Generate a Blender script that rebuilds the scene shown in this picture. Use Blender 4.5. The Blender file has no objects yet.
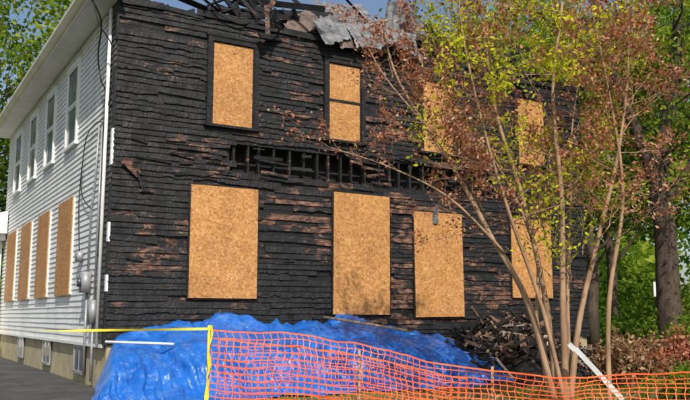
import bpy, math, random
import numpy as np
from mathutils import Vector, Matrix, noise, Quaternion

R = math.radians
scene = bpy.context.scene
def nz(x,y=0,z=0): return noise.noise(Vector((x,y,z)))

# ---------------------------------------------------------------- materials
def new_mat(name):
    m = bpy.data.materials.new(name); m.use_nodes = True
    nt = m.node_tree; nt.nodes.clear()
    out = nt.nodes.new('ShaderNodeOutputMaterial')
    return m, nt, out
def N(nt, t, **kw):
    n = nt.nodes.new(t)
    for k,v in kw.items():
        if k in n.inputs: n.inputs[k].default_value = v
        else: setattr(n,k,v)
    return n
def ramp(nt, fac, stops):
    r = nt.nodes.new('ShaderNodeValToRGB')
    e = r.color_ramp.elements
    while len(e) < len(stops): e.new(0.5)
    for i,(p,c) in enumerate(stops):
        e[i].position = p; e[i].color = (c[0],c[1],c[2],1)
    nt.links.new(fac, r.inputs[0]); return r.outputs[0]
def mixc(nt, fac, a, b, mode='MIX'):
    m = nt.nodes.new('ShaderNodeMix'); m.data_type='RGBA'; m.blend_type=mode
    for s,v in ((m.inputs[0],fac),(m.inputs[6],a),(m.inputs[7],b)):
        if hasattr(v,'is_output'): nt.links.new(v,s)
        elif isinstance(v,(int,float)): s.default_value=v
        else: s.default_value=(v[0],v[1],v[2],1)
    return m.outputs[2]
def coords(nt, scale=(1,1,1), rot=(0,0,0)):
    tc = nt.nodes.new('ShaderNodeTexCoord'); mp = nt.nodes.new('ShaderNodeMapping')
    mp.inputs['Scale'].default_value=scale; mp.inputs['Rotation'].default_value=rot
    nt.links.new(tc.outputs['Object'], mp.inputs[0]); return mp.outputs[0]
def tex_noise(nt, vec, scale, detail=5, rough=.6, dist=0):
    n = N(nt,'ShaderNodeTexNoise'); n.inputs['Scale'].default_value=scale
    n.inputs['Detail'].default_value=detail; n.inputs['Roughness'].default_value=rough
    n.inputs['Distortion'].default_value=dist
    nt.links.new(vec,n.inputs['Vector']); return n.outputs[0]
def tex_vor(nt, vec, scale, out='Distance', feature='F1'):
    n = N(nt,'ShaderNodeTexVoronoi'); n.feature=feature; n.inputs['Scale'].default_value=scale
    nt.links.new(vec,n.inputs['Vector']); return n.outputs[out]
def finish(nt, out, col, rough=.6, bump=None, bstr=.3, bdist=.02, spec=.5, metal=0):
    b = nt.nodes.new('ShaderNodeBsdfPrincipled')
    if hasattr(col,'is_output'): nt.links.new(col,b.inputs['Base Color'])
    else: b.inputs['Base Color'].default_value=(col[0],col[1],col[2],1)
    if hasattr(rough,'is_output'): nt.links.new(rough,b.inputs['Roughness'])
    else: b.inputs['Roughness'].default_value=rough
    b.inputs['Specular IOR Level'].default_value=spec
    b.inputs['Metallic'].default_value=metal
    if bump is not None:
        bp = nt.nodes.new('ShaderNodeBump'); bp.inputs['Strength'].default_value=bstr; bp.inputs['Distance'].default_value=bdist
        nt.links.new(bump,bp.inputs['Height']); nt.links.new(bp.outputs[0],b.inputs['Normal'])
    nt.links.new(b.outputs[0], out.inputs[0]); return b

def m_simple(name, c1, c2, scale=4, rough=.6, bstr=.2, stretch=(1,1,1), spec=.4, metal=0, bdist=.01):
    m,nt,out = new_mat(name); v=coords(nt,stretch)
    n = tex_noise(nt,v,scale,6)
    col = ramp(nt,n,[(.3,c1),(.7,c2)])
    finish(nt,out,col,rough,tex_noise(nt,v,scale*6,4),bstr,bdist,spec,metal); return m

# charred clapboards, "tint" attribute says how much wood shows
def m_char():
    m,nt,out = new_mat('charred_wood'); v=coords(nt,(1,1,1)); vs=coords(nt,(1,1,4))
    at = N(nt,'ShaderNodeAttribute'); at.attribute_name='tint'
    n1 = tex_noise(nt,coords(nt,(1,1,2.2)),2.6,12,.76,.8)
    black = ramp(nt,tex_noise(nt,vs,5,12,.8),[(.38,(.003,.003,.003)),(.53,(.007,.007,.008)),(.61,(.024,.024,.028)),(.70,(.075,.077,.085)),(.82,(.18,.18,.185))])
    wood = ramp(nt,tex_noise(nt,vs,3.6,12,.8),[(.36,(.012,.008,.007)),(.46,(.07,.033,.021)),(.54,(.19,.090,.055)),(.63,(.36,.215,.145)),(.78,(.50,.43,.38))])
    a = N(nt,'ShaderNodeMath'); a.operation='MULTIPLY_ADD'
    nt.links.new(n1,a.inputs[0]); a.inputs[1].default_value=4.2
    sb = N(nt,'ShaderNodeMath'); sb.operation='SUBTRACT'; nt.links.new(at.outputs['Fac'],sb.inputs[0]); sb.inputs[1].default_value=2.80
    nt.links.new(sb.outputs[0],a.inputs[2])
    f = ramp(nt,a.outputs[0],[(.0,(0,0,0)),(.25,(1,1,1))])
    col = mixc(nt,f,black,wood)
    bump=mixc(nt,.5,tex_noise(nt,vs,9,8,.75),tex_vor(nt,coords(nt,(1,1,1.2)),26))
    rg=ramp(nt,tex_noise(nt,v,3,6,.7),[(.35,(.48,.48,.48)),(.65,(.85,.85,.85))])
    finish(nt,out,col,rg,bump,.85,.013,.4); return m
def m_osb():
    m,nt,out = new_mat('osb_board')
    wv=coords(nt)
    wn=N(nt,'ShaderNodeTexNoise'); wn.inputs['Scale'].default_value=9; nt.links.new(wv,wn.inputs['Vector'])
    def vc(sc,rot):
        tc=coords(nt,(1,1,1)); ad=N(nt,'ShaderNodeVectorMath'); ad.operation='MULTIPLY_ADD'
        nt.links.new(wn.outputs['Color'],ad.inputs[0]); ad.inputs[1].default_value=(.04,.04,.04); nt.links.new(tc,ad.inputs[2])
        mp=N(nt,'ShaderNodeMapping'); mp.inputs['Rotation'].default_value=rot; nt.links.new(ad.outputs[0],mp.inputs[0])
        m2=N(nt,'ShaderNodeMapping'); m2.inputs['Scale'].default_value=sc; nt.links.new(mp.outputs[0],m2.inputs[0])
        a=N(nt,'ShaderNodeTexVoronoi'); a.inputs['Scale'].default_value=1.0; nt.links.new(m2.outputs[0],a.inputs['Vector'])
        s=N(nt,'ShaderNodeSeparateColor'); nt.links.new(a.outputs['Color'],s.inputs[0]); return s
    s1,s2,s3,s4=vc((14,14,46),(0,.5,0)),vc((46,14,14),(0,.3,0)),vc((34,26,16),(0,-.9,0)),vc((13,13,40),(0,-.4,0))
    st=[(0,(.26,.105,.03)),(.3,(.47,.215,.068)),(.75,(.58,.29,.10)),(1,(.74,.44,.19))]
    c1=ramp(nt,s1.outputs[0],st); c2=ramp(nt,s2.outputs[0],st); c3=ramp(nt,s3.outputs[0],st); c4=ramp(nt,s4.outputs[0],st)
    pick=ramp(nt,s3.outputs[1],[(.45,(0,0,0)),(.55,(1,1,1))]); pick2=ramp(nt,s2.outputs[2],[(.5,(0,0,0)),(.6,(1,1,1))])
    col=mixc(nt,pick,c1,c2); col=mixc(nt,pick2,col,c4); col=mixc(nt,.25,col,c3)
    big=ramp(nt,tex_noise(nt,coords(nt,(1,1,.6)),1.4,7,.65),[(.3,(.74,.71,.67)),(.7,(1.03,1.02,1.0))])
    col=mixc(nt,1.0,col,big,'MULTIPLY')
    finish(nt,out,col,.65,s1.outputs[1],.3,.004,.3); return m
def m_siding():
    m,nt,out=new_mat('white_siding'); v=coords(nt)
    n=tex_noise(nt,coords(nt,(1,1,.25)),1.6,8,.7)
    c=ramp(nt,n,[(.3,(.58,.58,.57)),(.5,(.76,.76,.74)),(.7,(.83,.83,.81))])
    n2=tex_noise(nt,coords(nt,(1,2,6)),4,6,.7)
    c=mixc(nt,1.0,c,ramp(nt,n2,[(.35,(.75,.74,.72)),(.55,(1,1,1))]),'MULTIPLY')
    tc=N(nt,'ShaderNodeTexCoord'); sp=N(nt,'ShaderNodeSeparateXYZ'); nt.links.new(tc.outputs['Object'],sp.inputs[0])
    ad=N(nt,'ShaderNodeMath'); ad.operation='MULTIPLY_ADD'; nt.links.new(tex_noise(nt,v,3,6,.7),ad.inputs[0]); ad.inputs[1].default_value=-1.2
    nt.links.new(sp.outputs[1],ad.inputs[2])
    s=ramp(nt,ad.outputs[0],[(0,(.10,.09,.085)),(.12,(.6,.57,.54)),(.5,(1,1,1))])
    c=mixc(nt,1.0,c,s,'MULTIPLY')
    finish(nt,out,c,.5,tex_noise(nt,v,30),.1,.004,.4); return m
def m_leaf(name, stops, trans=.35):
    m,nt,out=new_mat(name); at=N(nt,'ShaderNodeAttribute'); at.attribute_name='rnd'
    c=ramp(nt,at.outputs['Fac'],stops)
    d=N(nt,'ShaderNodeBsdfDiffuse'); t=N(nt,'ShaderNodeBsdfTranslucent')
    nt.links.new(c,d.inputs[0]); 
    tcol=mixc(nt,1.0,c,(1.6,1.5,.7),'MULTIPLY'); nt.links.new(tcol,t.inputs[0])
    mx=N(nt,'ShaderNodeMixShader'); mx.inputs[0].default_value=trans
    nt.links.new(d.outputs[0],mx.inputs[1]); nt.links.new(t.outputs[0],mx.inputs[2])
    nt.links.new(mx.outputs[0],out.inputs[0]); return m
def m_tarp():
    m,nt,out=new_mat('blue_tarp'); v=coords(nt)
    c=ramp(nt,tex_noise(nt,v,2.5,6,.7),[(.3,(.007,.075,.34)),(.7,(.016,.155,.55))])
    highlight=ramp(nt,tex_noise(nt,v,4,9,.78),[(.50,(0,0,0)),(.8,(.6,.6,.6))])
    c=mixc(nt,highlight,c,(.20,.34,.50))  # lighter blue highlights painted into the tarp colour, spread by noise
    b1=tex_noise(nt,coords(nt,(1,1,.6)),4,4,.5,2.2)
    b2=tex_vor(nt,coords(nt,(1,.55,1)),2.6,'Distance','DISTANCE_TO_EDGE')
    finish(nt,out,c,.33,mixc(nt,.6,b1,b2),.8,.12,.5); return m
def m_ground():
    m,nt,out=new_mat('dirt_and_grass'); v=coords(nt)
    g=ramp(nt,tex_noise(nt,v,6,8,.75),[(.3,(.05,.08,.015)),(.6,(.12,.17,.04)),(.8,(.22,.24,.08))])
    d=ramp(nt,tex_noise(nt,v,9,8,.75),[(.3,(.05,.038,.028)),(.7,(.18,.14,.10))])
    f=ramp(nt,tex_noise(nt,v,.35,5,.6),[(.40,(0,0,0)),(.56,(1,1,1))])
    finish(nt,out,mixc(nt,f,d,g),.9,tex_noise(nt,v,25,6),.6,.03,.2); return m
def m_asphalt():
    m,nt,out=new_mat('asphalt'); v=coords(nt)
    c=ramp(nt,tex_noise(nt,v,1.2,8,.7),[(.3,(.045,.045,.045)),(.7,(.10,.098,.094))])
    c=mixc(nt,1.0,c,ramp(nt,tex_noise(nt,v,40,4,.8),[(.3,(.6,.6,.6)),(.7,(1.3,1.3,1.3))]),'MULTIPLY')
    crack=ramp(nt,tex_vor(nt,v,.8,'Distance','DISTANCE_TO_EDGE'),[(0,(.5,.5,.5)),(.01,(1,1,1))])
    finish(nt,out,mixc(nt,1.0,c,crack,'MULTIPLY'),.9,tex_noise(nt,v,60,4),.5,.01,.2); return m
def m_tint(name, stops, rough=.7, stretch=(1,1,1)):
    m,nt,out=new_mat(name); at=N(nt,'ShaderNodeAttribute'); at.attribute_name='tint'
    c=ramp(nt,at.outputs['Fac'],stops)
    n=tex_noise(nt,coords(nt,stretch),12,7,.7)
    c=mixc(nt,1.0,c,ramp(nt,n,[(.3,(.45,.45,.45)),(.7,(1.25,1.25,1.25))]),'MULTIPLY')
    finish(nt,out,c,rough,n,.5,.01,.3); return m

CHAR=m_char(); OSB=m_osb(); SIDING=m_siding(); TARP=m_tarp(); GROUND=m_ground()
WHITE=m_simple('white_trim_paint',(.66,.65,.62),(.80,.80,.77),3,.5,.1)
BEIGE=m_simple('gutter_paint',(.56,.50,.38),(.72,.67,.55),2,.45,.1)
SOFFIT=m_simple('soffit_paint',(.62,.61,.57),(.78,.77,.74),3,.6,.1)
BLACK=m_simple('soot_black',(.004,.004,.004),(.018,.017,.017),6,.8,.4)
FOUND=m_simple('foundation_stucco',(.32,.27,.15),(.50,.43,.26),2.5,.9,.5,bdist=.02)
SHINGLE=m_simple('asphalt_shingle',(.06,.06,.062),(.15,.15,.15),14,.9,.6)
METAL=m_simple('burnt_sheet_metal',(.025,.025,.028),(.26,.265,.28),3.0,.65,.4,(1,1,3))
RUSTM=m_simple('scorched_sheet',(.03,.02,.016),(.22,.15,.12),4,.7,.3)
GREY=m_simple('grey_metal',(.25,.25,.26),(.38,.38,.39),6,.45,.1,metal=.3)
CABLE=m_simple('black_cable',(.012,.012,.012),(.02,.02,.02),6,.5,.1)
ASPH=m_asphalt()
ORANGE=m_simple('orange_plastic_mesh',(.80,.10,.02),(.95,.19,.05),5,.5,.05)
YELLOW=m_simple('yellow_tape',(.72,.58,.03),(.85,.70,.06),5,.45,.05)
BARK=m_simple('dark_bark',(.03,.022,.016),(.12,.085,.06),8,.95,.9,(1,1,.25),bdist=.03)
BARKL=m_simple('smooth_pale_bark',(.18,.10,.055),(.44,.28,.165),7,.7,.5,(1,1,.3),bdist=.01)
PIPE=m_simple('white_pipe',(.6,.6,.6),(.78,.78,.76),4,.4,.1)
WOOD=m_simple('wood_stake',(.28,.19,.11),(.42,.31,.2),6,.8,.3,(1,1,.2))
RUBBLE=m_tint('rubble',[(0,(.010,.009,.009)),(.5,(.03,.024,.020)),(.72,(.12,.062,.04)),(.88,(.28,.18,.115)),(1,(.45,.41,.37))],.85)
LEAFG=m_leaf('green_leaf',[(0,(.045,.095,.014)),(.4,(.11,.19,.022)),(.8,(.22,.31,.035)),(1,(.38,.41,.06))],.5)
LEAFY=m_leaf('yellow_green_leaf',[(0,(.24,.31,.02)),(.6,(.52,.55,.03)),(1,(.70,.64,.06))],.45)
LEAFR=m_leaf('rust_leaf',[(0,(.17,.06,.04)),(.5,(.38,.14,.085)),(.85,(.52,.23,.14)),(1,(.58,.38,.24))],.3)
LEAFD=m_leaf('dry_leaf',[(0,(.10,.05,.03)),(.6,(.26,.14,.075)),(1,(.42,.30,.17))],.2)
gm,gnt,gout=new_mat('window_glass'); finish(gnt,gout,ramp(gnt,tex_noise(gnt,coords(gnt),2,4),[(.3,(.03,.035,.045)),(.7,(.12,.14,.17))]),.12,None,spec=.8); GLASS=gm

# ---------------------------------------------------------------- mesh builder
class MB:
    def __init__(s): s.v=[]; s.f=[]; s.m=[]; s.t=[]
    def add(s, vs, fs, mi=0, tint=0.0):
        o=len(s.v); s.v+= [tuple(p) for p in vs]; s.t+=[tint]*len(vs)
        for f in fs: s.f.append(tuple(i+o for i in f)); s.m.append(mi)
    def box(s, x0,x1,y0,y1,z0,z1, mi=0, tint=0.0, M=None):
        vs=[Vector(p) for p in ((x0,y0,z0),(x1,y0,z0),(x1,y1,z0),(x0,y1,z0),(x0,y0,z1),(x1,y0,z1),(x1,y1,z1),(x0,y1,z1))]
        if M is not None: vs=[M@p for p in vs]
        s.add(vs,[(0,3,2,1),(4,5,6,7),(0,1,5,4),(1,2,6,5),(2,3,7,6),(3,0,4,7)],mi,tint)
    def tube(s, pts, rad, sides=6, mi=0, tint=0.0):
        pts=[Vector(p) for p in pts]; n=len(pts)
        if not hasattr(rad,'__len__'): rad=[rad]*n
        vs=[]; fs=[]
        prev=None
        for i,p in enumerate(pts):
            d=(pts[min(i+1,n-1)]-pts[max(i-1,0)])
            if d.length<1e-7: d=Vector((0,0,1))
            d.normalize()
            a=prev if prev is not None else (Vector((1,0,0)) if abs(d.x)<.8 else Vector((0,1,0)))
            a=(a-d*a.dot(d))
            if a.length<1e-5: a=d.orthogonal()
            a.normalize(); prev=a; b=d.cross(a)
            for k in range(sides):
                t=2*math.pi*k/sides
                vs.append(p+(a*math.cos(t)+b*math.sin(t))*rad[i])
        for i in range(n-1):
            for k in range(sides):
                k2=(k+1)%sides
                fs.append((i*sides+k,i*sides+k2,(i+1)*sides+k2,(i+1)*sides+k))
        fs.append(tuple(range(sides))[::-1]); fs.append(tuple((n-1)*sides+k for k in range(sides)))
        s.add(vs,fs,mi,tint)
    def obj(s, name, mats, parent=None, smooth=False, frame=None):
        me=bpy.data.meshes.new(name); me.from_pydata(s.v,[],s.f)
        for m in mats: me.materials.append(m)
        me.polygons.foreach_set('material_index',s.m)
        if smooth: me.polygons.foreach_set('use_smooth',[True]*len(s.f))
        a=me.attributes.new('tint','FLOAT','POINT'); a.data.foreach_set('value',s.t)
        me.update()
        o=bpy.data.objects.new(name,me); scene.collection.objects.link(o)
        if parent: o.parent=parent
        if frame is not None: o.matrix_world=frame
        return o

def empty(name, M=None):
    e=bpy.data.objects.new(name,None); scene.collection.objects.link(e)
    if M is not None: e.matrix_world=M
    return e

CX,CY=-4.30,14.44
FR=Matrix.Translation((CX,CY,0))@Matrix.Rotation(R(30.6),4,'Z')
house=empty('burned_house',FR)
rng=random.Random(7)
W_,D_=12.27,13.9; ZF,ZT=.79,7.3
B0,B1=4.17,4.74   # opened band between the storeys

# ---------------------------------------------------------------- foundation
b=MB()
b.box(0.03,W_-.03,0.03,D_-.03,-.3,ZF,0)
b.obj('foundation',[FOUND],house)
b=MB()
for v0 in (1.55,5.0,8.8):
    b.box(-.01,.03,v0,v0+.85,.22,.68,1); 
    b.box(-.03,.0,v0-.05,v0,.17,.73,0); b.box(-.03,0,v0+.85,v0+.9,.17,.73,0)
    b.box(-.03,0,v0,v0+.85,.68,.73,0); b.box(-.05,0,v0,v0+.85,.17,.22,0)
    b.box(-.022,-.012,v0+.41,v0+.44,.22,.68,0)
b.obj('basement_windows',[GREY,GLASS],house)

# ---------------------------------------------------------------- front wall core: plank sheathing
b=MB()
def plankwall(x0,x1,z0,z1):
    z=z0
    while z<z1-.001:
        zz=min(z+.19,z1); x=x0
        while x<x1-.001:
            xx=min(x+rng.uniform(1.2,3.2),x1)
            if x1-xx<.3: xx=x1
            b.box(x+.002,xx-.002,rng.uniform(.0,.006),.12,z+.004,zz-.004,0,rng.uniform(.0,.75)); x=xx
        z=zz
plankwall(0,W_,ZF,B0); plankwall(0,W_,B1,ZT); plankwall(0,2.3,B0,B1); plankwall(9.2,W_,B0,B1)
b.obj('front_sheathing',[CHAR],house)
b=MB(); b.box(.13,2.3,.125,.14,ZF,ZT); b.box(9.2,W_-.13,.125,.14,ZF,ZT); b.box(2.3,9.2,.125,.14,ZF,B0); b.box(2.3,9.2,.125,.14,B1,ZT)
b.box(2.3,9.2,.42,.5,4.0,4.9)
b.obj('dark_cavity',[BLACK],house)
b=MB(); x=2.38
while x<9.1:
    w=.035+rng.random()*.02; t=rng.uniform(-.02,.02)
    b.box(x+t,x+w+t,.02,.11,B0,B1,0,rng.choice([.0,.15,.3,.6]))
    x+=.30+rng.uniform(-.05,.08)
b.box(2.3,9.2,.145,.2,4.35,4.39,0,.1)
b.obj('exposed_studs',[CHAR],house)

# clapboards
def tintmap(u,z):
    t=.30+.7*nz(u*.6+3,z*.9,1.7)+.45*nz(u*1.7,z*2.0,9)
    for (a,c,z0,z1,g) in ((2.95,4.5,5.2,6.7,.42),(3.0,4.6,1.5,3.7,.36),(6.15,6.75,1.5,4.0,.55),(.3,1.4,2.0,3.6,.12),(5.5,7,5.1,6.2,.30),(8.2,9.6,1.6,3.8,.40),(2.5,4.2,6.6,7.3,.35),(3.2,4.6,3.0,4.0,.15),(.2,1.6,5.6,7.0,.05)):
        if a<u<c and z0<z<z1: t+=g*(1-abs((z-(z0+z1)/2)/(z1-z0))*.9)*(.6+.8*nz(u*1.5,z*1.5,44)+.4)
    return max(0,min(1,t))
b=MB(); E=.112; rows=int((ZT-ZF)/E)+1
for r in range(rows):
    z0=ZF+r*E; z1=min(z0+E+.012,ZT+.02); zc=z0+E/2
    u=-.02+0.0
    while u<W_:
        L=rng.uniform(.4,2.6); ue=min(u+L,W_+.01)
        if W_-ue<.25: ue=W_+.01
        e0=2.3+.35*nz(r*1.3,2.1); e1=9.15+.5*nz(r*1.7,5.5)
        inband = B0-.05<zc<B1+.05
        segs=[(u,ue)]
        if inband:
            segs=[]
            if u<e0: segs.append((u,min(ue,e0)))
            if ue>e1: segs.append((max(u,e1),ue))
        for (a,c) in segs:
            if c-a<.05: continue
            if rng.random()<.06 or nz((a+c)/2*.7,zc*2.0,31)>.40: continue
            ti=tintmap((a+c)/2,zc)*.35+rng.uniform(-.10,.14)
            n=max(2,int((c-a)/.055)); out=rng.uniform(0,.014)
            sag=rng.uniform(-.010,.010) if rng.random()<.78 else rng.uniform(-.07,.035)
            tilt=rng.uniform(-1,1)*.012; burn=rng.uniform(.003,.016)
            if rng.random()<.25: burn=.055
            vs=[];fs=[];tt=[]
            for i in range(n+1):
                x=a+(c-a)*i/n; s=i/n
                if i==0: x+=.004
                if i==n: x-=.004
                q=nz(x*3.1,r*7.7); 
                dz=sag*s+burn*(max(-.3,q)+.5*nz(x*17,r*3.3)+.25*nz(x*41,r*3.3))
                zz=min(z0+dz*.9,z1-.02)
                yo=-.028-out+.008*nz(x*3,r*5.1)+.006*nz(x*13,r*2.1)+tilt*(s-.5)
                vs+=[(x,yo,zz),(x,-.008-out*.4,z1+dz*.2),(x,-.001,zz+.004)]
                tv=max(0,min(1,ti+.65*tintmap(x,zc)+.35*nz(x*2.3,r*2.9,4))); tt+=[tv,tv,tv]
                if i<n:
                    o=3*i; fs+=[(o,o+3,o+4,o+1),(o+2,o+5,o+3,o)]
            fs+=[(0,1,2),(3*n,3*n+2,3*n+1)]
            b.add(vs,fs,0,0); b.t[-len(vs):]=tt
        u=ue
b.obj('charred_clapboards',[CHAR],house)

# loose/hanging boards on the front and the ragged top
b=MB()
def plank(L,w,t,loc,rot,ti,mi=0):
    M=Matrix.Translation(loc)@Matrix.Rotation(rot[2],4,'Z')@Matrix.Rotation(rot[1],4,'Y')@Matrix.Rotation(rot[0],4,'X')
    b.box(-L/2,L/2,-t/2,t/2,-w/2,w/2,mi,ti,M)
holes=((1.4,3.0,1.5,3.95),(4.6,6.2,1.2,4.0),(6.7,8.25,1.2,3.75),(9.6,11.1,1.6,3.8),(1.75,2.95,5,7),(4.4,5.5,5,7),(6.9,8.1,5,7),(9.9,11.1,5,7))
for i in range(130):
    u=rng.uniform(.2,W_-.2); z=rng.choice([rng.uniform(1.2,7.1),rng.uniform(1.2,7.1),rng.uniform(4.0,4.85)]); L=rng.uniform(.15,.7)
    if any(h[0]-L/2<u<h[1]+L/2 and h[2]<z<h[3] for h in holes): continue
    plank(L,rng.uniform(.02,.07),.010,(u,-.052,z),(rng.uniform(-.2,.2),rng.gauss(0,.10),rng.uniform(-.05,.05)),rng.choice([.1,.3,.5,.8]))
plank(.40,.14,.02,(.32,-.09,4.05),(.1,.7,.1),.9); plank(.4,.05,.02,(.5,-.08,3.8),(.1,1.2,.1),.4)
u=0
while u<W_:
    L=rng.uniform(.4,1.5); 
    if rng.random()<.85: plank(L,rng.uniform(.06,.17),.03,(u+L/2,-.06+rng.uniform(-.02,.03),ZT-.01+rng.uniform(-.05,.06)),(0,rng.gauss(0,.03),0),rng.choice([.0,.1,.4]))
    u+=L*.85
b.obj('loose_boards',[CHAR],house)

# upper front windows
b=MB(); o=MB()
for (a,c,rail) in ((1.87,2.79,False),(4.54,5.38,True),(7.06,7.98,False),(10.0,10.95,False)):
    z0,z1=5.13,6.80; f=.10
    b.box(a-f,a,-.085,-.004,z0-.05,z1+f,0,.1); b.box(c,c+f,-.085,-.004,z0-.05,z1+f,0,.15)
    b.box(a,c,-.083,-.004,z1,z1+f,0,.05); b.box(a-.14,c+.14,-.11,-.004,z0-.1,z0-.05,0,.1)
    b.box(a-f-.03,c+f+.03,-.10,-.004,z1+f,z1+f+.05,0,.1)
    b.box(a,a+.035,-.06,-.004,z0-.05,z1,0,.1); b.box(c-.03,c,-.06,-.004,z0-.05,z1,0,.1)
    o.box(a+.036,c-.031,-.045,-.03,z0-.049,z1-.02)
    if rail: b.box(a+.036,c-.031,-.058,-.044,5.93,5.985,0,0); 
b.obj('upper_window_frames',[CHAR],house); o.obj('upper_window_boards',[OSB],house)
def board(name,a,c,z0,z1,rot,y=-.07):
    b=MB(); M=Matrix.Translation(((a+c)/2,y,(z0+z1)/2))@Matrix.Rotation(R(rot),4,'Y')
    w=(c-a)/2;h=(z1-z0)/2
    b.box(-w,w,-.008,.008,-h,h,0,0,M)
    for i in range(5):
        for sx in (-1,1):
            q=M@Vector((sx*(w-.04),-.0085,-h*.92+i*h*.46)); b.tube([q,q+Vector((0,-.004,0))],.009,6,1)
    return b.obj(name,[OSB,GREY],house)
board('window_board_a',1.50,2.913,1.64,3.83,0)
board('window_board_b',4.674,6.10,1.33,3.93,0.3)
board('window_board_c',6.777,8.154,1.28,3.66,-.6)
board('window_board_d',9.67,11.0,1.74,3.68,.2)
b=MB()
for (a,c,z0,z1) in ((1.50,2.913,1.64,3.83),(4.674,6.10,1.33,3.93),(6.777,8.154,1.28,3.66),(9.67,11.0,1.74,3.68)):
    b.box(a-.03,a+.1,-.058,-.003,z0-.02,z1+.0,0,.1); b.box(c-.1,c+.03,-.058,-.003,z0-.02,z1,0,.1)
    b.box(a+.1,c-.1,-.056,-.003,z1-.12,z1+.03,0,.15); b.box(a+.1,c-.1,-.056,-.003,z0-.03,z0+.1,0,.15)
b.obj('lower_window_casings',[CHAR],house)
b=MB(); vs=[];fs=[]
for i in range(6):
    for j in range(4):
        vs.append((7.28+j*.05+.02*i*(nz(i,j)),-.1-.02*math.sin(i*1.3+j),3.75-i*.07))
for i in range(5):
    for j in range(3): fs.append((i*4+j,i*4+j+1,i*4+j+5,i*4+j+4))
b.add(vs,fs); b.obj('torn_flap',[SHINGLE],house)

# ---------------------------------------------------------------- side wall (x=0 plane, outwards -x)
b=MB(); b.box(0,.12,.145,D_,ZF,ZT,0); b.box(W_-.12,W_,.145,D_,ZF,ZT,0); b.box(.12,W_-.12,D_-.12,D_,ZF,ZT,0)
b.obj('wall_core',[BLACK],house)
b=MB(); E2=.118; rows=int((ZT-ZF)/E2)+1
for r in range(rows):
    z0=ZF+r*E2; z1=min(z0+E2,ZT+.0)
    st=.04+max(0,.14*nz(r*.9,3.3))+(.4*max(0,nz(r*.23,8)) if z0>5.0 else 0)
    n=70; vs=[];fs=[]
    for i in range(n+1):
        y=st+(D_-st)*(i/n)**1.5
        wob=.006*nz(y*1.3,r*.7)+ (.014*nz(y*5,r*2.1) if y<1.2 else 0)
        vs+=[(-.026+wob*.8,y,z0+wob*.7),(-.006,y,z1+.004),(-.002,y,z0+.006)]
        if i<n: o_=3*i; fs+=[(o_+3,o_,o_+1,o_+4),(o_+5,o_+2,o_,o_+3)]
    fs+=[(0,2,1),(3*n,3*n+1,3*n+2)]
    b.add(vs,fs)
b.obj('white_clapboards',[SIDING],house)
b=MB()
for r in range(rows):
    z0=ZF+r*E2; z1=min(z0+E2,ZT)
    b.add([(W_+.03,0,z0),(W_+.03,D_,z0),(W_+.005,D_,z1),(W_+.005,0,z1)],[(0,1,2,3)],0,.1)
    b.add([(W_,D_+.03,z0),(0,D_+.03,z0),(0,D_+.005,z1),(W_,D_+.005,z1)],[(0,1,2,3)],1)
b.obj('rear_clapboards',[CHAR,SIDING],house)
b=MB(); z=ZF
while z<ZT:
    L=rng.uniform(.3,.9); zz=min(z+L,ZT)
    if rng.random()<.85: b.box(-.045,-.003,-.035+rng.uniform(0,.012),.05+rng.uniform(0,.03),z,zz-.006,rng.choice([0,1,1]),.2)
    z=zz
b.obj('corner_board',[WHITE,CHAR],house)
b=MB(); b.box(-.05,-.0,.1,D_,ZF-.06,ZF-.002); b.obj('skirt_board',[WHITE],house)
b=MB()
for (a,c) in ((3.18,4.2),(5.8,6.85),(8.35,9.4),(11.0,12.1)):
    z0,z1=5.12,6.93; f=.10
    b.box(-.075,-.002,a-f,a,z0,z1,0); b.box(-.075,-.002,c,c+f,z0,z1,0)
    b.box(-.08,-.002,a-f,c+f,z1,z1+.12,0); b.box(-.10,-.002,a-f-.03,c+f+.03,z0-.07,z0,0)
    b.box(-.035,-.028,a,c,z0,z1,1)
    for (q0,q1,dx) in ((z0,(z0+z1)/2,.0),((z0+z1)/2,z1,.012)):
        b.box(-.055-dx,-.03-dx,a,a+.05,q0,q1,0); b.box(-.055-dx,-.03-dx,c-.05,c,q0,q1,0)
        b.box(-.054-dx,-.03-dx,a+.05,c-.05,q0,q0+.05,0); b.box(-.054-dx,-.03-dx,a+.05,c-.05,q1-.05,q1-.002,0)
b.obj('side_windows',[WHITE,GLASS],house)
b=MB()
for (a,c) in ((2.95,4.45),(5.6,7.1),(8.2,9.8),(10.85,12.5)):
    z0,z1=1.74,3.86
    b.box(-.09,-.068,a,c,z0,z1,0); b.box(-.067,-.003,a+.02,c-.02,z0+.02,z1-.02,1)
b.obj('side_window_boards',[OSB,WHITE],house)
b=MB()
b.box(-.20,-.03,1.15,1.45,1.75,2.15,0); b.box(-.16,-.03,.55,.82,1.15,1.6,0); b.box(-.14,-.03,1.95,2.2,2.4,2.6,0)
b.tube([(-.14-.06,1.3,1.95),(-.27,1.3,1.95)],.09,14,1)
b.tube([(-.06,.7,1.6),(-.06,.7,4.9)],.022,8,0); b.tube([(-.07,.7,1.15),(-.07,.7,.1)],.022,8,0)
b.tube([(-.07,1.3,1.75),(-.07,1.3,.2)],.025,8,0); b.tube([(-.07,1.3,2.15),(-.06,1.3,3.4),(-.06,1.1,3.9),(-.06,.95,5.0)],.02,8,0)
b.tube([(-.08,.32,.79),(-.08,.32,7.2)],.035,8,2)
b.obj('electric_meter_and_conduits',[GREY,GLASS,WHITE],house,True)
b=MB()
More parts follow.
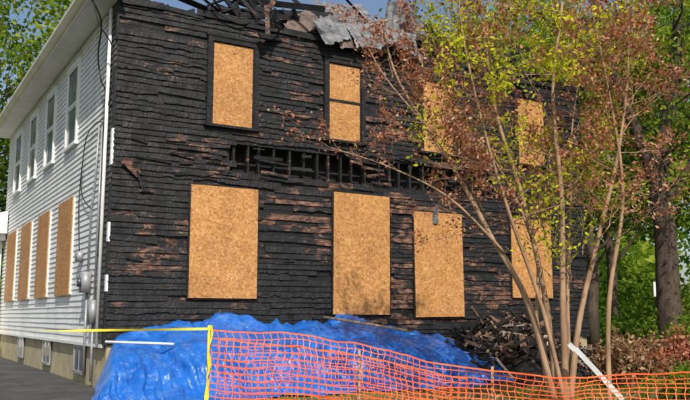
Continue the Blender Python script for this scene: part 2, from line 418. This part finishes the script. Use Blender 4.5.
def cable(pts,r=.011):
    P=[Vector(p) for p in pts]; q=[]
    for i in range(len(P)-1):
        p0=P[max(i-1,0)];p1=P[i];p2=P[i+1];p3=P[min(i+2,len(P)-1)]
        for k in range(8):
            t=k/8; q.append(.5*((2*p1)+(p2-p0)*t+(2*p0-5*p1+4*p2-p3)*t*t+(3*p1-p0-3*p2+p3)*t**3))
    q.append(P[-1]); b.tube(q,r,6,0)
cable([(-.5,.2,7.3),(-.25,.35,6.9),(-.18,.8,6.4),(-.12,.75,5.9),(-.1,.4,5.5),(-.08,.5,4.6),(-.07,.45,3.4),(-.07,.55,2.4)],.016)
cable([(-.08,1.3,3.4),(-.08,2.2,3.9),(-.08,2.0,4.9),(-.08,1.2,5.1),(-.08,.6,5.0)])
cable([(-.08,2.1,2.6),(-.07,2.4,3.6),(-.07,2.3,4.4)])
cable([(-.55,-.1,7.25),(-.4,-.12,6.7),(-.12,-.06,6.3),(-.09,-.05,5.6),(-.12,.05,5.2)],.013)
cable([(1.5,-.1,7.9),(1.8,-.12,7.45),(2.1,-.12,7.3),(2.5,-.1,7.25),(2.9,0,7.5)],.016)
b.obj('hanging_cables',[CABLE],house,True)

# eave, gutter, remaining roof slope
b=MB()
b.box(-.50,-.0,-.35,D_+.3,7.33,7.36,0); b.box(-.53,-.50,-.35,D_+.3,7.27,7.50,1)
g=[(-.53,7.34),(-.60,7.34),(-.665,7.42),(-.665,7.49),(-.655,7.49),(-.65,7.43),(-.595,7.355),(-.53,7.355)]
vs=[(x,-.38,z) for x,z in g]+[(x,D_+.33,z) for x,z in g]; n=len(g)
b.add(vs,[(i,i+n,(i+1)%n+n,(i+1)%n) for i in range(n)]+[tuple(range(n)),tuple(range(n,2*n))[::-1]],1)
y=.4
while y<D_: b.box(-.66,-.53,y,y+.03,7.48,7.49,1); y+=.9
b.obj('eave_soffit_and_gutter',[SOFFIT,BEIGE],house)
b=MB(); ny=40; vs=[];fs=[]
for i in range(ny+1):
    y=-.2+(D_+.4)*i/ny; L=max(.15,.9+1.0*nz(i*.4,1.1)+(1.2 if y>9 else 0)+(-.6 if y<2 else 0))
    for (s_,dz) in ((-.6,0),(L,0),(L,.06),(-.6,.06)):
        vs.append((s_,y,7.50+(s_+.6)*.5+dz))
    if i<ny:
        o_=4*i
        for k in range(4): fs.append((o_+k,o_+(k+1)%4,o_+4+(k+1)%4,o_+4+k))
b.add(vs,fs); b.obj('remaining_roof_slope',[SHINGLE],house)
b=MB()
for i in range(24):
    y=.1+i*.58; L=rng.uniform(.6,2.8)
    M=Matrix.Translation((-.48,y,7.37))@Matrix.Rotation(-math.atan(.48),4,'Y'); b.box(0,L,-.02,.02,0,.12,0,.1,M)
for i in range(110):
    L=rng.uniform(.8,3.6); u=rng.uniform(1.5,W_-.5); v=rng.uniform(.2,6)
    z=7.3+rng.random()**2*.9
    plank(L,rng.uniform(.05,.15),rng.uniform(.03,.05),(u,v,z),(rng.uniform(-1,1),rng.gauss(0,.30),rng.uniform(0,3.1)),rng.choice([0,0,.1,.6]))
for i in range(30):
    L=rng.uniform(1.2,3.4); u=rng.uniform(2.6,W_-1.5)
    plank(L,.12,.05,(u,rng.uniform(.05,.9),7.38+i*.026),(rng.uniform(-.4,.4),rng.gauss(0,.16),rng.gauss(0,.12)),rng.choice([0,0,.1,.5]))
for i in range(110):
    L=rng.uniform(.2,1.0); u=rng.uniform(1.8,9.5)
    plank(L,rng.uniform(.04,.14),rng.uniform(.02,.05),(u,rng.uniform(-.1,.5),7.34+rng.random()**1.4*.65),(rng.uniform(-1,1),rng.gauss(0,.7),rng.gauss(0,.4)),rng.choice([0,.1,.4,.8]))
b.obj('charred_rafters',[CHAR],house)
b=MB()
def sheet(loc,rot,w,h,mi,seed,amp=.04):
    M=Matrix.Translation(loc)@Matrix.Rotation(rot[2],4,'Z')@Matrix.Rotation(rot[1],4,'Y')@Matrix.Rotation(rot[0],4,'X')
    n=30; vs=[];fs=[]
    for i in range(n+1):
        for j in range(n+1):
            x=(i/n-.5)*w; y=(j/n-.5)*h
            if j in(0,n): y+=.12*nz(i*.7,seed+4)
            z=amp*2*nz(x*1.2+seed,y*1.0)+amp*.7*nz(x*4+seed,y*3)+.035*(1-2*abs(((x*4.5)%1)-.5))+ .45*(y+h*.1)**2*math.sin(seed)
            x2=x+(.03*nz(j*.6,seed) if i in (0,n) else 0)
            vs.append(M@Vector((x2,y,z)))
    for i in range(n):
        for j in range(n):
            o_=i*(n+1)+j; fs.append((o_,o_+1,o_+n+2,o_+n+1))
    b.add(vs,fs,mi)
for k,(u,v,z,rx,ry,rz,w,h,mi) in enumerate([(4.75,-.12,7.58,1.25,-.45,.1,1.2,.65,0),(5.6,-.15,7.66,1.15,-.2,.0,1.2,.85,0),(6.4,-.1,7.80,1.3,.25,.2,1.1,1.2,0),
    (4.0,.1,7.62,1.1,-.7,.2,.9,.45,1),(5.3,.5,8.2,1.0,-.2,.2,1.6,.9,0),(7.1,.6,8.2,1.1,.3,0,1.3,1.1,0),(5.4,-.17,7.28,1.35,-.08,.0,1.3,.24,1),(6.6,-.14,7.30,1.4,.12,0,.9,.3,1),
    (3.3,.6,8.0,.8,.8,.3,.6,.4,1),(7.9,.8,7.9,1.0,.1,.3,1.4,1.0,1),(9.4,1,7.8,.8,.1,.3,1.4,1.0,1)]):
    sheet((u,v,z),(rx,ry,rz),w,h,mi,k*3.7+1)
b.obj('collapsed_roofing',[METAL,RUSTM],house)

# rear porch at the far left
b=MB()
b.box(-2.2,-.06,13.2,16.2,3.75,3.95,0)
b.add([(-2.4,13.0,3.95),(-.05,13.0,3.95),(-.05,16.4,3.95),(-2.4,16.4,3.95),(-.05,13.0,4.7),(-.05,16.4,4.7)],[(0,4,5,3),(0,1,4),(3,5,2)],0)
b.box(-2.15,-2.0,13.25,13.4,.3,3.75,0); b.box(-1.9,-.1,13.6,13.7,.3,3.75,2); b.box(-2.2,-.06,13.2,16.2,-.1,.3,3)
b.box(-2.15,-2.0,16.0,16.15,.3,3.75,0)
b.obj('rear_porch',[WHITE,SHINGLE,SIDING,FOUND],house)

# ---------------------------------------------------------------- blue tarp
def sm(a,b_,x): 
    t=max(0,min(1,(x-a)/(b_-a))); return t*t*(3-2*t)
def interp(xs,ys,x):
    return float(np.interp(x,xs,ys))
b=MB(); nu,nw=320,120; vs=[];fs=[]
for i in range(nu+1):
    s=i/nu
    for j in range(nw+1):
        t=j/nw; wv=2.75*t
        u=(-.05-.36*wv)*(1-s)+(8.5-.15*wv)*s
        H=interp([-1,-.2,.6,1.5,2.2,3,4,5,6,7,7.8,8.5],[.68,.80,.98,1.04,1.18,1.17,1.15,1.10,.98,.80,.55,.20],u+.2*wv)
        prof=1-.20*sm(0,1.3,wv)-.80*sm(1.0+.4*nz(u*.8,7),2.6+.2*nz(u*1.1,2),wv)
        z=H*prof
        front=sm(.9,1.8,wv)
        warp=.5*nz(wv*1.6,u*.7,3)
        fold=.16*(1-abs(nz(u*1.5+warp,wv*.5,5))*3)+.07*(1-3*abs(nz(u*3.9+warp*2,wv*.7,8)))+.03*(1-3*abs(nz(u*8+warp*4,wv*1.2,18)))
        lump=.15*nz(u*1.1,wv*1.6,11)+.12*(.3-abs(nz(u*2.2,wv*2.2,2)))+.04*(.3-abs(nz(u*5+2*warp,wv*5,2)))+.006*nz(u*15,wv*15,2)
        z=z+(lump*(1-t**3)+fold*.5*(1-t))
        z=max(.01+.02*(nz(u*3,wv*3)+.5),z)
        if s<.03: z*=.25+.75*s/.03
        if s>.97: z*=.1+.9*(1-s)/.03
        wo=wv+front*fold*1.7
        vs.append((u,-.09-max(0,wo),z))
for i in range(nu):
    for j in range(nw):
        o_=i*(nw+1)+j; fs.append((o_,o_+1,o_+nw+2,o_+nw+1))
b.add(vs,fs)
tarp=b.obj('blue_tarp',[TARP],None,True,FR)
b=MB()
b.tube([(-.3,-1.2,.88),(.7,-1.7,.84)],.022,8,0); 
b.tube([(4.2,-.5,1.28),(5.4,-1.7,1.02)],.028,8,1)
b.obj('tarp_weight_poles',[PIPE,WOOD],None,True,FR)

# ---------------------------------------------------------------- debris pile
b=MB()
def mound(u,w):
    return 1.05*math.exp(-((u-9.3)/2.0)**2)*math.exp(-(w/1.4)**2)+.35*math.exp(-((u-8.3)/1.3)**2-((w-1.8)/1.1)**2)
nn=50; vs=[];fs=[]
for i in range(nn+1):
    for j in range(26):
        u=6.6+6*i/nn; w=3.6*j/25
        vs.append((u,-w,mound(u,w)+.07*nz(u*4,w*4)+.05*nz(u*11,w*11)-.02))
for i in range(nn):
    for j in range(25): o_=i*26+j; fs.append((o_,o_+26,o_+27,o_+1))
b.add(vs,fs,0,.2)
for i in range(1500):
    u=rng.gauss(9.2,1.6); w=abs(rng.gauss(.6,1.0))
    if w>3.4 or u>12.4 or u<6.9: continue
    L=rng.choice([.08,.12,.2,.35,.7])*rng.uniform(.6,1.3)
    b_t=rng.random()**1.2
    plank(L,rng.uniform(.03,.12),rng.uniform(.015,.05),(u,-w-.05,mound(u,w)+.05+rng.random()*.12),(rng.uniform(-1.5,1.5),rng.gauss(0,.4),rng.uniform(0,6.3)),b_t)
for i in range(14):
    u=rng.uniform(7.8,10.6); L=rng.uniform(.7,1.4)
    plank(L,.07,.03,(u,-rng.uniform(.2,.8),mound(u,.4)+.05+L*.15),(rng.uniform(-.5,.5),rng.choice([-1,1])*rng.uniform(.3,.8),rng.uniform(-.4,.4)),rng.choice([.1,.3,.5,.8]))
b.obj('debris_pile',[RUBBLE],None,False,FR)

# ---------------------------------------------------------------- ground
b=MB(); b.add([(-400,-200,0),(400,-200,0),(400,700,0),(-400,700,0)],[(0,1,2,3)]); b.obj('ground',[GROUND])
b=MB(); P=[(-4.35,2),(-3.6,12.9),(-4.2,14.1),(-12.2,28.3),(-18,28),(-10.5,2)]
b.add([(x,y,.004) for x,y in P],[(0,1,2,3,4,5)][0:1]); b.obj('driveway',[ASPH])
b=MB(); b.add([(14,44,.004),(80,30,.004),(80,37,.004),(14,51,.004)],[(0,1,2,3)]); b.obj('street',[ASPH])

# ---------------------------------------------------------------- fence
rng=random.Random(3)
fx=[-1.18,-.8,-.40,.05,.49,.9,1.29,1.86,2.3,2.81,3.6,5.0]
fy=[7.0,7.08,7.12,7.2,7.2,7.25,7.2,7.0,6.85,6.6,6.5,6.4]
ft=[1.20,1.155,1.135,1.06,.955,.87,.81,.785,.80,.85,.9,.95]
def fence_obj(name,x0,x1,dy,dtop,cell=.062,rows=19,seed=0,parent=None):
    b=MB(); cols=int((x1-x0)/cell)
    P=[]
    for i in range(cols+1):
        row=[]
        x=x0+(x1-x0)*i/cols; top=interp(fx,ft,x)-dtop; y0=interp(fx,fy,x)+dy
        for j in range(rows+1):
            s=j/rows
            xx=x+.06*nz(x*2,s*3,seed)+(.5*cell if j%2 else 0)*.45
            zz=top-s*min(top-.01,1.1)+.014*nz(x*6,s*9,seed)+.06*nz(x*1.3,s*2,seed+5)*(1 if j else .6)
            yy=y0+.12*nz(x*1.4,s*1.8,seed+2)+.05*nz(x*5,s*4,seed)
            row.append(Vector((xx,yy,max(.01,zz))))
        P.append(row)
    def strip(a,c,w):
        d=c-a
        if d.length<1e-5: return
        side=d.cross(Vector((0,1,0))).normalized()*w; q=Vector((0,.002,0))
        b.add([a-side-q,a+side-q,c+side-q,c-side-q,a-side+q,a+side+q,c+side+q,c-side+q],[(0,1,2,3),(7,6,5,4),(0,3,7,4),(1,5,6,2)])
    for i in range(cols+1):
        for j in range(rows+1):
            if i<cols: strip(P[i][j],P[i+1][j],.0038 if j else .0065)
            if j<rows: strip(P[i][j],P[i][j+1],.0030)
    return b.obj(name,[ORANGE],parent)
fence=empty('orange_safety_fence')
fence_obj('mesh_panel',-1.18,5.0,0,0,parent=fence)
fence_obj('mesh_fold',-1.12,1.1,.16,.10,seed=12,parent=fence)
b=MB()
b.tube([(-1.19,7.03,0),(-1.19,7.03,1.22)],.012,8,0); 
b.tube([(.12,7.32,0),(.13,7.33,1.0)],.013,8,1); b.tube([(1.31,7.3,0),(1.33,7.3,.85)],.013,8,1)
b.tube([(3.7,6.55,0),(3.7,6.55,1.0)],.013,8,1)
b.obj('fence_stakes',[YELLOW,WOOD],fence,True)
b=MB(); vs=[];fs=[]; n=60
for i in range(n+1):
    s=i/n; x=-1.19-6.3*s; y=7.0+1.2*s; z=1.19-.03*math.sin(math.pi*min(1,s*1.0))-.015*s; a=1.1+1.1*math.sin(s*17)
    h=.011
    vs+=[(x,y+math.cos(a)*h,z+math.sin(a)*h),(x,y-math.cos(a)*h,z-math.sin(a)*h)]
    if i<n: fs.append((2*i,2*i+2,2*i+3,2*i+1))
b.add(vs,fs)
vs=[];fs=[]
for i in range(21):
    s=i/20; vs+=[(-1.17-.05*s+.01*math.sin(i),6.975,1.22-1.1*s),(-1.15-.05*s+.012*math.sin(i*1.3),6.965,1.22-1.1*s)]
    if i<20: fs.append((2*i,2*i+2,2*i+3,2*i+1))
b.add(vs,fs)
b.tube([(-7.49,8.2,0),(-7.49,8.2,1.25)],.02,8,1)
b.obj('caution_tape',[YELLOW,WOOD])

# ---------------------------------------------------------------- leaves
def leaf_obj(name,pos,size,mat,seed,parent=None,flat=.0,rnd=None,shape=.55):
    r=np.random.default_rng(seed); P=np.asarray(pos,dtype=np.float32); n=len(P)
    a=r.normal(size=(n,3)); a/=np.linalg.norm(a,axis=1,keepdims=True)
    c=r.normal(size=(n,3)); c[:,2]*=.6; c=np.cross(a,c); c/=np.linalg.norm(c,axis=1,keepdims=True)+1e-9
    sz=(size*r.uniform(.6,1.35,size=(n,1)))
    nn=np.cross(a,c)
    V=np.empty((n,4,3),dtype=np.float32)
    V[:,0]=P-a*sz; V[:,1]=P+c*sz*shape+nn*sz*.15; V[:,2]=P+a*sz; V[:,3]=P-c*sz*shape+nn*sz*.15
    me=bpy.data.meshes.new(name); me.vertices.add(n*4); me.vertices.foreach_set('co',V.ravel())
    me.loops.add(n*4); me.loops.foreach_set('vertex_index',np.arange(n*4,dtype=np.int32))
    me.polygons.add(n); me.polygons.foreach_set('loop_start',np.arange(0,n*4,4,dtype=np.int32))
    me.polygons.foreach_set('loop_total',np.full(n,4,dtype=np.int32))
    me.update(calc_edges=True)
    at=me.attributes.new('rnd','FLOAT','POINT')
    rv=r.random(n) if rnd is None else np.clip(np.asarray(rnd)+r.uniform(-.25,.25,n),0,1)
    at.data.foreach_set('value',np.repeat(rv,4).astype(np.float32))
    me.materials.append(mat)
    o=bpy.data.objects.new(name,me); scene.collection.objects.link(o)
    if parent: o.parent=parent
    return o

def branch(b,rng,p,d,L,r0,lvl,maxl,tips,sides,up=.15,wig=.22,kids=(4,6),spread=(.45,1.0)):
    n=6 if lvl<maxl else 4; pts=[p.copy()]; rad=[r0]; dd=d.normalized()
    for i in range(n):
        dd=(dd+Vector((rng.gauss(0,wig),rng.gauss(0,wig),rng.gauss(0,wig)*.6+up*.5))).normalized()
        pts.append(pts[-1]+dd*(L/n)); rad.append(r0*(1-.75*(i+1)/n))
    b.tube(pts,rad,sides)
    if lvl>=maxl:
        tips+= pts[1:]; return
    if lvl==maxl-1: tips+=pts[3:]
    k=rng.randint(*kids)
    for i in range(k):
        s=.3+.7*(i+rng.random())/k; idx=min(n-1,int(s*n)); f=s*n-idx
        q=pts[idx].lerp(pts[idx+1],min(1,max(0,f)))
        base=(pts[idx+1]-pts[idx]).normalized()
        ax=base.orthogonal().normalized(); ax.rotate(Quaternion(base,rng.uniform(0,6.28)))
        ang=rng.uniform(*spread); nd=base.copy(); nd.rotate(Quaternion(ax,ang))
        branch(b,rng,q,nd,L*rng.uniform(.45,.7),max(.003,r0*(1-.7*s)*.6),lvl+1,maxl,tips,max(3,sides-2),up,wig,kids,spread)

def forest_proto(seed,H):
    rng=random.Random(seed); b=MB(); tips=[]
    pts=[Vector((0,0,0))]; rad=[.28]
    for i in range(8):
        pts.append(pts[-1]+Vector((rng.gauss(0,.18),rng.gauss(0,.18),H*.85/8))); rad.append(.28*(1-.8*(i+1)/8))
    b.tube(pts,rad,9)
    for i in range(13):
        s=.25+.72*i/13; q=pts[int(s*8)].lerp(pts[min(8,int(s*8)+1)],s*8%1)
        a=i*2.4+rng.random(); d=Vector((math.cos(a),math.sin(a),rng.uniform(.15,.7)))
        branch(b,rng,q,d,H*.30*(1.15-.7*abs(s-.5)),.10*(1.1-s),1,3,tips,6,.12,.2,(3,5))
    return b,tips
nrng=np.random.default_rng(5)
def leaves_from(tips,per,sp,rg,bias=None):
    T=np.array([tuple(t) for t in tips]); n=len(T)
    P=np.repeat(T,per,axis=0)+rg.normal(scale=sp,size=(n*per,3))
    tr=np.repeat(rg.random(n),per)
    return P,tr
trees_data=[]
for k,(sd,H) in enumerate(((11,17),(23,19),(37,15))):
    bb,tips=forest_proto(sd,H)
    per=max(3,int(13500/len(tips)))
    P,tr=leaves_from(tips,per,.28,nrng)
    trees_data.append((bb,P,tr))
protos=[]
def place_tree(name,k,x,y,s,rot,mat_l=None):
    e=empty(name); e.location=(x,y,0); e.rotation_euler=(0,0,rot); e.scale=(s,s,s)
    if len(protos)<=k or protos[k] is None:
        while len(protos)<=k: protos.append(None)
        bb,P,tr=trees_data[k]
        o=bb.obj('trunk_and_limbs',[BARK],e,True); l=leaf_obj('crown',P,.135,LEAFG,k+50,e,rnd=tr)
        protos[k]=(o.data,l.data)
    else:
        for nm,d in zip(('trunk_and_limbs','crown'),protos[k]):
            o=bpy.data.objects.new(nm,d); scene.collection.objects.link(o); o.parent=e
spots=[(-15.5,33,1.0),(-20,38,1.1),(-12,42,.9),
 (-2,40,.8),(5.5,38,.85),(10.5,34,1.0),(13.5,40,1.05),(18.5,37,1.0),(22,43,1.05),(16,52,1.1),(8,50,1.1),(-8,52,1.),(30,40,1.)]
for i,(x,y,s) in enumerate(spots):
    place_tree('deciduous_tree',i%3,x,y,s,i*1.9)

r=np.random.default_rng(9); PP=[];TT=[]
for i in range(110):
    if i<85:
        x=r.uniform(9,36); y=r.uniform(32,62); 
        if 44-.2*(x-14)-1<y<51-.2*(x-14)+1: continue
    else: x=r.uniform(-30,-15); y=r.uniform(30,45)
    h=r.uniform(.8,4.0 if y>38 else 1.4); n=650
    q=r.normal(size=(n,3)); q/=np.linalg.norm(q,axis=1,keepdims=True); q*=r.uniform(.4,1.0,size=(n,1))**.5
    q=q*np.array([h*.75,h*.75,h*.6])+np.array([x,y,h*.5]); q[:,2]=np.abs(q[:,2])
    q+=r.normal(scale=.2,size=q.shape); PP.append(q); TT.append(np.full(n,r.random()))
leaf_obj('background_foliage',np.concatenate(PP),.14,LEAFG,4,rnd=np.concatenate(TT))
PP=[];TT=[]
for i in range(130):
    x=r.uniform(-70,110); y=r.uniform(75,100); h=r.uniform(6,12); n=500
    q=r.normal(size=(n,3)); q/=np.linalg.norm(q,axis=1,keepdims=True); q*=r.uniform(.4,1.0,size=(n,1))
    q=q*np.array([h*.45,h*.45,h*.6])+np.array([x,y,h*.6]); q+=r.normal(scale=.4,size=q.shape); PP.append(q); TT.append(np.full(n,r.random()))
leaf_obj('distant_trees',np.concatenate(PP),.48,LEAFG,6,rnd=np.concatenate(TT))

# big dark trunk tree at right
rt=random.Random(77); e=empty('large_oak_tree'); b=MB(); tips=[]
def poly(b,pts,r0,r1,sides=9):
    n=len(pts); Q=[]; 
    P=[Vector(p) for p in pts]
    for i in range(n-1):
        p0=P[max(i-1,0)];p1=P[i];p2=P[i+1];p3=P[min(i+2,n-1)]
        for k in range(5):
            t=k/5; Q.append(.5*((2*p1)+(p2-p0)*t+(2*p0-5*p1+4*p2-p3)*t*t+(3*p1-p0-3*p2+p3)*t**3))
    Q.append(P[-1]); m=len(Q)
    b.tube(Q,[(r0+(r1-r0)*(i/(m-1)))*(1+.08*nz(i*.9,r0*50)) for i in range(m)],sides); return Q
main=poly(b,[(8.15,20,-.1),(8.1,20,1.5),(8.15,20.1,3.5),(8.05,20.1,4.6),(8.5,20.3,6.5),(9.0,20.5,9.0),(9.2,20.6,12)],.34,.11,12)
l1=poly(b,[(8.05,20.1,4.4),(7.6,20.0,5.8),(7.0,19.9,7.5),(6.6,19.9,9.5),(6.0,20,11.5)],.18,.06,8)
l2=poly(b,[(8.1,20.1,4.0),(8.9,19.8,5.3),(9.6,19.5,7.2),(10.2,19.5,9.5)],.14,.05,8)
for Q in (main,l1,l2):
    for q in Q[len(Q)//2:]:
        a=rt.uniform(0,6.28); d=Vector((math.cos(a),math.sin(a)*.8,rt.uniform(-.1,.7)))
        branch(b,rt,q,d,rt.uniform(1.4,2.8),.045,1,3,tips,5,.05,.25,(3,4))
b.obj('trunk_and_limbs',[BARK],e,True)
P,tr=leaves_from(tips,max(2,int(7000/len(tips))),.22,nrng); leaf_obj('crown',P,.065,LEAFG,71,e,rnd=tr)

# ---------------------------------------------------------------- scorched crape myrtle in front
rt=random.Random(21); e=empty('scorched_crape_myrtle'); b=MB(); tr_=[]; tg=[]
Y0=11.5
stems=[([(2.95,0),(2.6,1.5),(2.15,2.4),(1.63,3.45),(1.1,4.35),(0.75,5.1),(.6,5.9)],.055,-.2,.5,'r'),
 ([(3.03,0),(2.95,1.4),(2.66,3.0),(2.3,4.35),(2.15,5.75),(2.1,6.8)],.05,.15,.3,'g'),
 ([(3.1,0),(3.1,1.5),(3.13,3.0),(3.05,4.5),(3.25,6.05),(3.3,7)],.055,-.1,-.3,'g'),
 ([(3.2,0),(3.4,1.2),(3.75,2.4),(4.15,3.75),(4.4,5.1),(4.5,6.5)],.052,.1,.5,'r'),
 ([(3.65,0),(3.7,1.5),(3.95,3.0),(3.8,4.5),(3.55,5.9)],.042,-.25,-.5,'r'),
 ([(3.0,0),(2.85,1.2),(2.9,2.2),(2.5,3.4),(1.75,4.6),(1.4,5.9)],.04,.3,.9,'r'),
 ([(3.05,0),(2.75,1.4),(2.35,2.6),(2.0,3.8),(1.7,5.2),(1.6,6.3)],.036,-.3,-.7,'g'),
 ([(3.25,0),(3.3,1.6),(3.45,3.0),(3.6,4.4),(4.0,6.0)],.035,.2,.9,'g'),
 ([(2.3,2.2),(1.5,3.0),(.6,3.45),(-.2,3.7)],.022,-.1,-.3,'r'),
 ([(1.75,3.2),(1.2,4.1),(.6,4.9),(.2,5.7)],.022,0,.2,'r')]
for si,(pts,r0,ya,yb,kind) in enumerate(stems):
    n=len(pts); Q=poly(b,[(x,Y0+ya+(yb-ya)*(i/(n-1))**1.2,z) for i,(x,z) in enumerate(pts)],r0,r0*.22,8)
    m=len(Q); st=int(m*.42) if pts[0][1]<1 else int(m*.15)
    for i in range(st,m):
        for rep in range(2 if (i>m*.6 and si not in (0,8,9)) else 1):
            s=(i-st)/(m-st); a=rt.uniform(0,6.28)
            sgn=Vector((math.cos(a)*1.1,math.sin(a)*.7,rt.uniform(.05,.8)))
            T=[]; branch(b,rt,Q[i],sgn,rt.uniform(.6,1.3)*(1.0-.35*s)*(.65 if si in (0,8,9) else 1),r0*.24*(1-.5*s),1,3,T,4,.10,.2,(2,4) if si in (8,9) else (3,4),(.35,.8))
            if kind=='g' and rt.random()<.50: tg+=T
            else: tr_+=T
for i in range(18):
    q=Vector((rt.uniform(2.2,3.6),Y0+rt.uniform(-.3,.3),rt.uniform(1.6,3.6))); T=[]
    branch(b,rt,q,Vector((rt.gauss(0,.4),rt.gauss(0,.4),1)),.7,.01,2,3,T,4); tg+=T
b.obj('stems_and_twigs',[BARKL],e,True)
P,t=leaves_from(tr_,max(1,round(29000/len(tr_))),.06,nrng)
kp=nrng.random(len(P))<np.interp(P[:,0],[.2,1.0,1.8,2.6],[.34,.45,.55,.70]); P=P[kp]; t=t[kp]
leaf_obj('rust_leaves',P,.031,LEAFR,31,e,rnd=t,shape=.5)
P,t=leaves_from(tg,max(1,round(9000/len(tg))),.07,nrng); leaf_obj('yellow_green_leaves',P,.036,LEAFY,32,e,rnd=t,shape=.5)

# shrubs
def shrub(name,cx,cy,rx,ry,h,mat,n,sz,seed):
    rt=random.Random(seed); e=empty(name); b=MB(); T=[]
    for i in range(26):
        a=rt.uniform(0,6.28); d=Vector((math.cos(a)*rx*.7,math.sin(a)*ry*.7,h))
        branch(b,rt,Vector((cx+rt.gauss(0,rx*.35),cy+rt.gauss(0,ry*.35),0)),d,h*rt.uniform(.7,1.2),.014,1,3,T,4,.05,.2,(3,4))
    b.obj('twigs',[BARKL],e,True); P,t=leaves_from(T,max(1,n//len(T)),.05,nrng); P[:,2]=np.abs(P[:,2]); leaf_obj('leaves',P,sz,mat,seed,e,rnd=t)
shrub('dried_shrub',5.2,15.2,.9,.6,.6,LEAFD,4500,.045,5)
shrub('dried_shrub',6.7,15.8,.9,.6,.65,LEAFR,4500,.045,6)
shrub('green_shrub',5.25,12.3,.5,.4,.40,LEAFG,3500,.035,8)
shrub('green_shrub',8.3,18.0,1.2,.6,.9,LEAFG,5000,.05,9)

r=np.random.default_rng(12); n=9000
P=np.stack([r.uniform(1,12,n),r.uniform(10,22,n),r.uniform(.006,.03,n)],1); leaf_obj('fallen_leaves',P,.04,LEAFD,13)
n=26000; P=np.stack([r.uniform(2.5,16,n),r.uniform(11.5,30,n),r.uniform(0,.10,n)],1)
keep=[i for i in range(n) if nz(P[i,0]*.5,P[i,1]*.4,2)>-.05]
leaf_obj('weeds',P[keep],.05,LEAFG,14,shape=.2)

b=MB(); M=Matrix.Translation((3.45,11.0,.52))@Matrix.Rotation(R(48),4,'Y')@Matrix.Rotation(.3,4,'X')
b.box(-.45,.45,-.035,.035,-.03,.03,0,0,M); b.box(-.56,-.45,-.035,.035,-.05,.01,0,0,M)
b.obj('fallen_downspout',[PIPE])
b=MB(); b.tube([(13.0,33,0),(13.0,33,2.7)],.035,8,0); b.box(12.75,13.25,32.95,32.99,2.1,2.7,1); b.obj('street_sign',[GREY,PIPE])

# ---------------------------------------------------------------- light, sky, camera
S=Vector((.20,-.98,0)).normalized()*math.cos(R(45)); S.z=math.sin(R(45))
sun=bpy.data.lights.new('sun','SUN'); sun.energy=4.9; sun.angle=R(.5); sun.color=(1,.95,.86)
so=bpy.data.objects.new('sun',sun); scene.collection.objects.link(so); so.rotation_euler=S.to_track_quat('Z','Y').to_euler(); so.location=(10,-20,30)
w=bpy.data.worlds.new('World'); scene.world=w; w.use_nodes=True; nt=w.node_tree; nt.nodes.clear()
sk=nt.nodes.new('ShaderNodeTexSky'); sk.sky_type='NISHITA'; sk.sun_disc=False; sk.sun_elevation=R(45); sk.sun_rotation=math.atan2(.20,-.98); sk.dust_density=2.0
bg=nt.nodes.new('ShaderNodeBackground'); bg.inputs[1].default_value=.125; ow=nt.nodes.new('ShaderNodeOutputWorld')
nt.links.new(sk.outputs[0],bg.inputs[0]); nt.links.new(bg.outputs[0],ow.inputs[0])
cam=bpy.data.cameras.new('camera'); cam.lens=41.37; cam.sensor_width=36; cam.clip_end=2000
co=bpy.data.objects.new('camera',cam); scene.collection.objects.link(co); co.location=(0,0,1.3); co.rotation_euler=(R(98.33),0,0)
scene.camera=co
scene.view_settings.view_transform='Standard'; scene.view_settings.look='None'; scene.view_settings.exposure=0
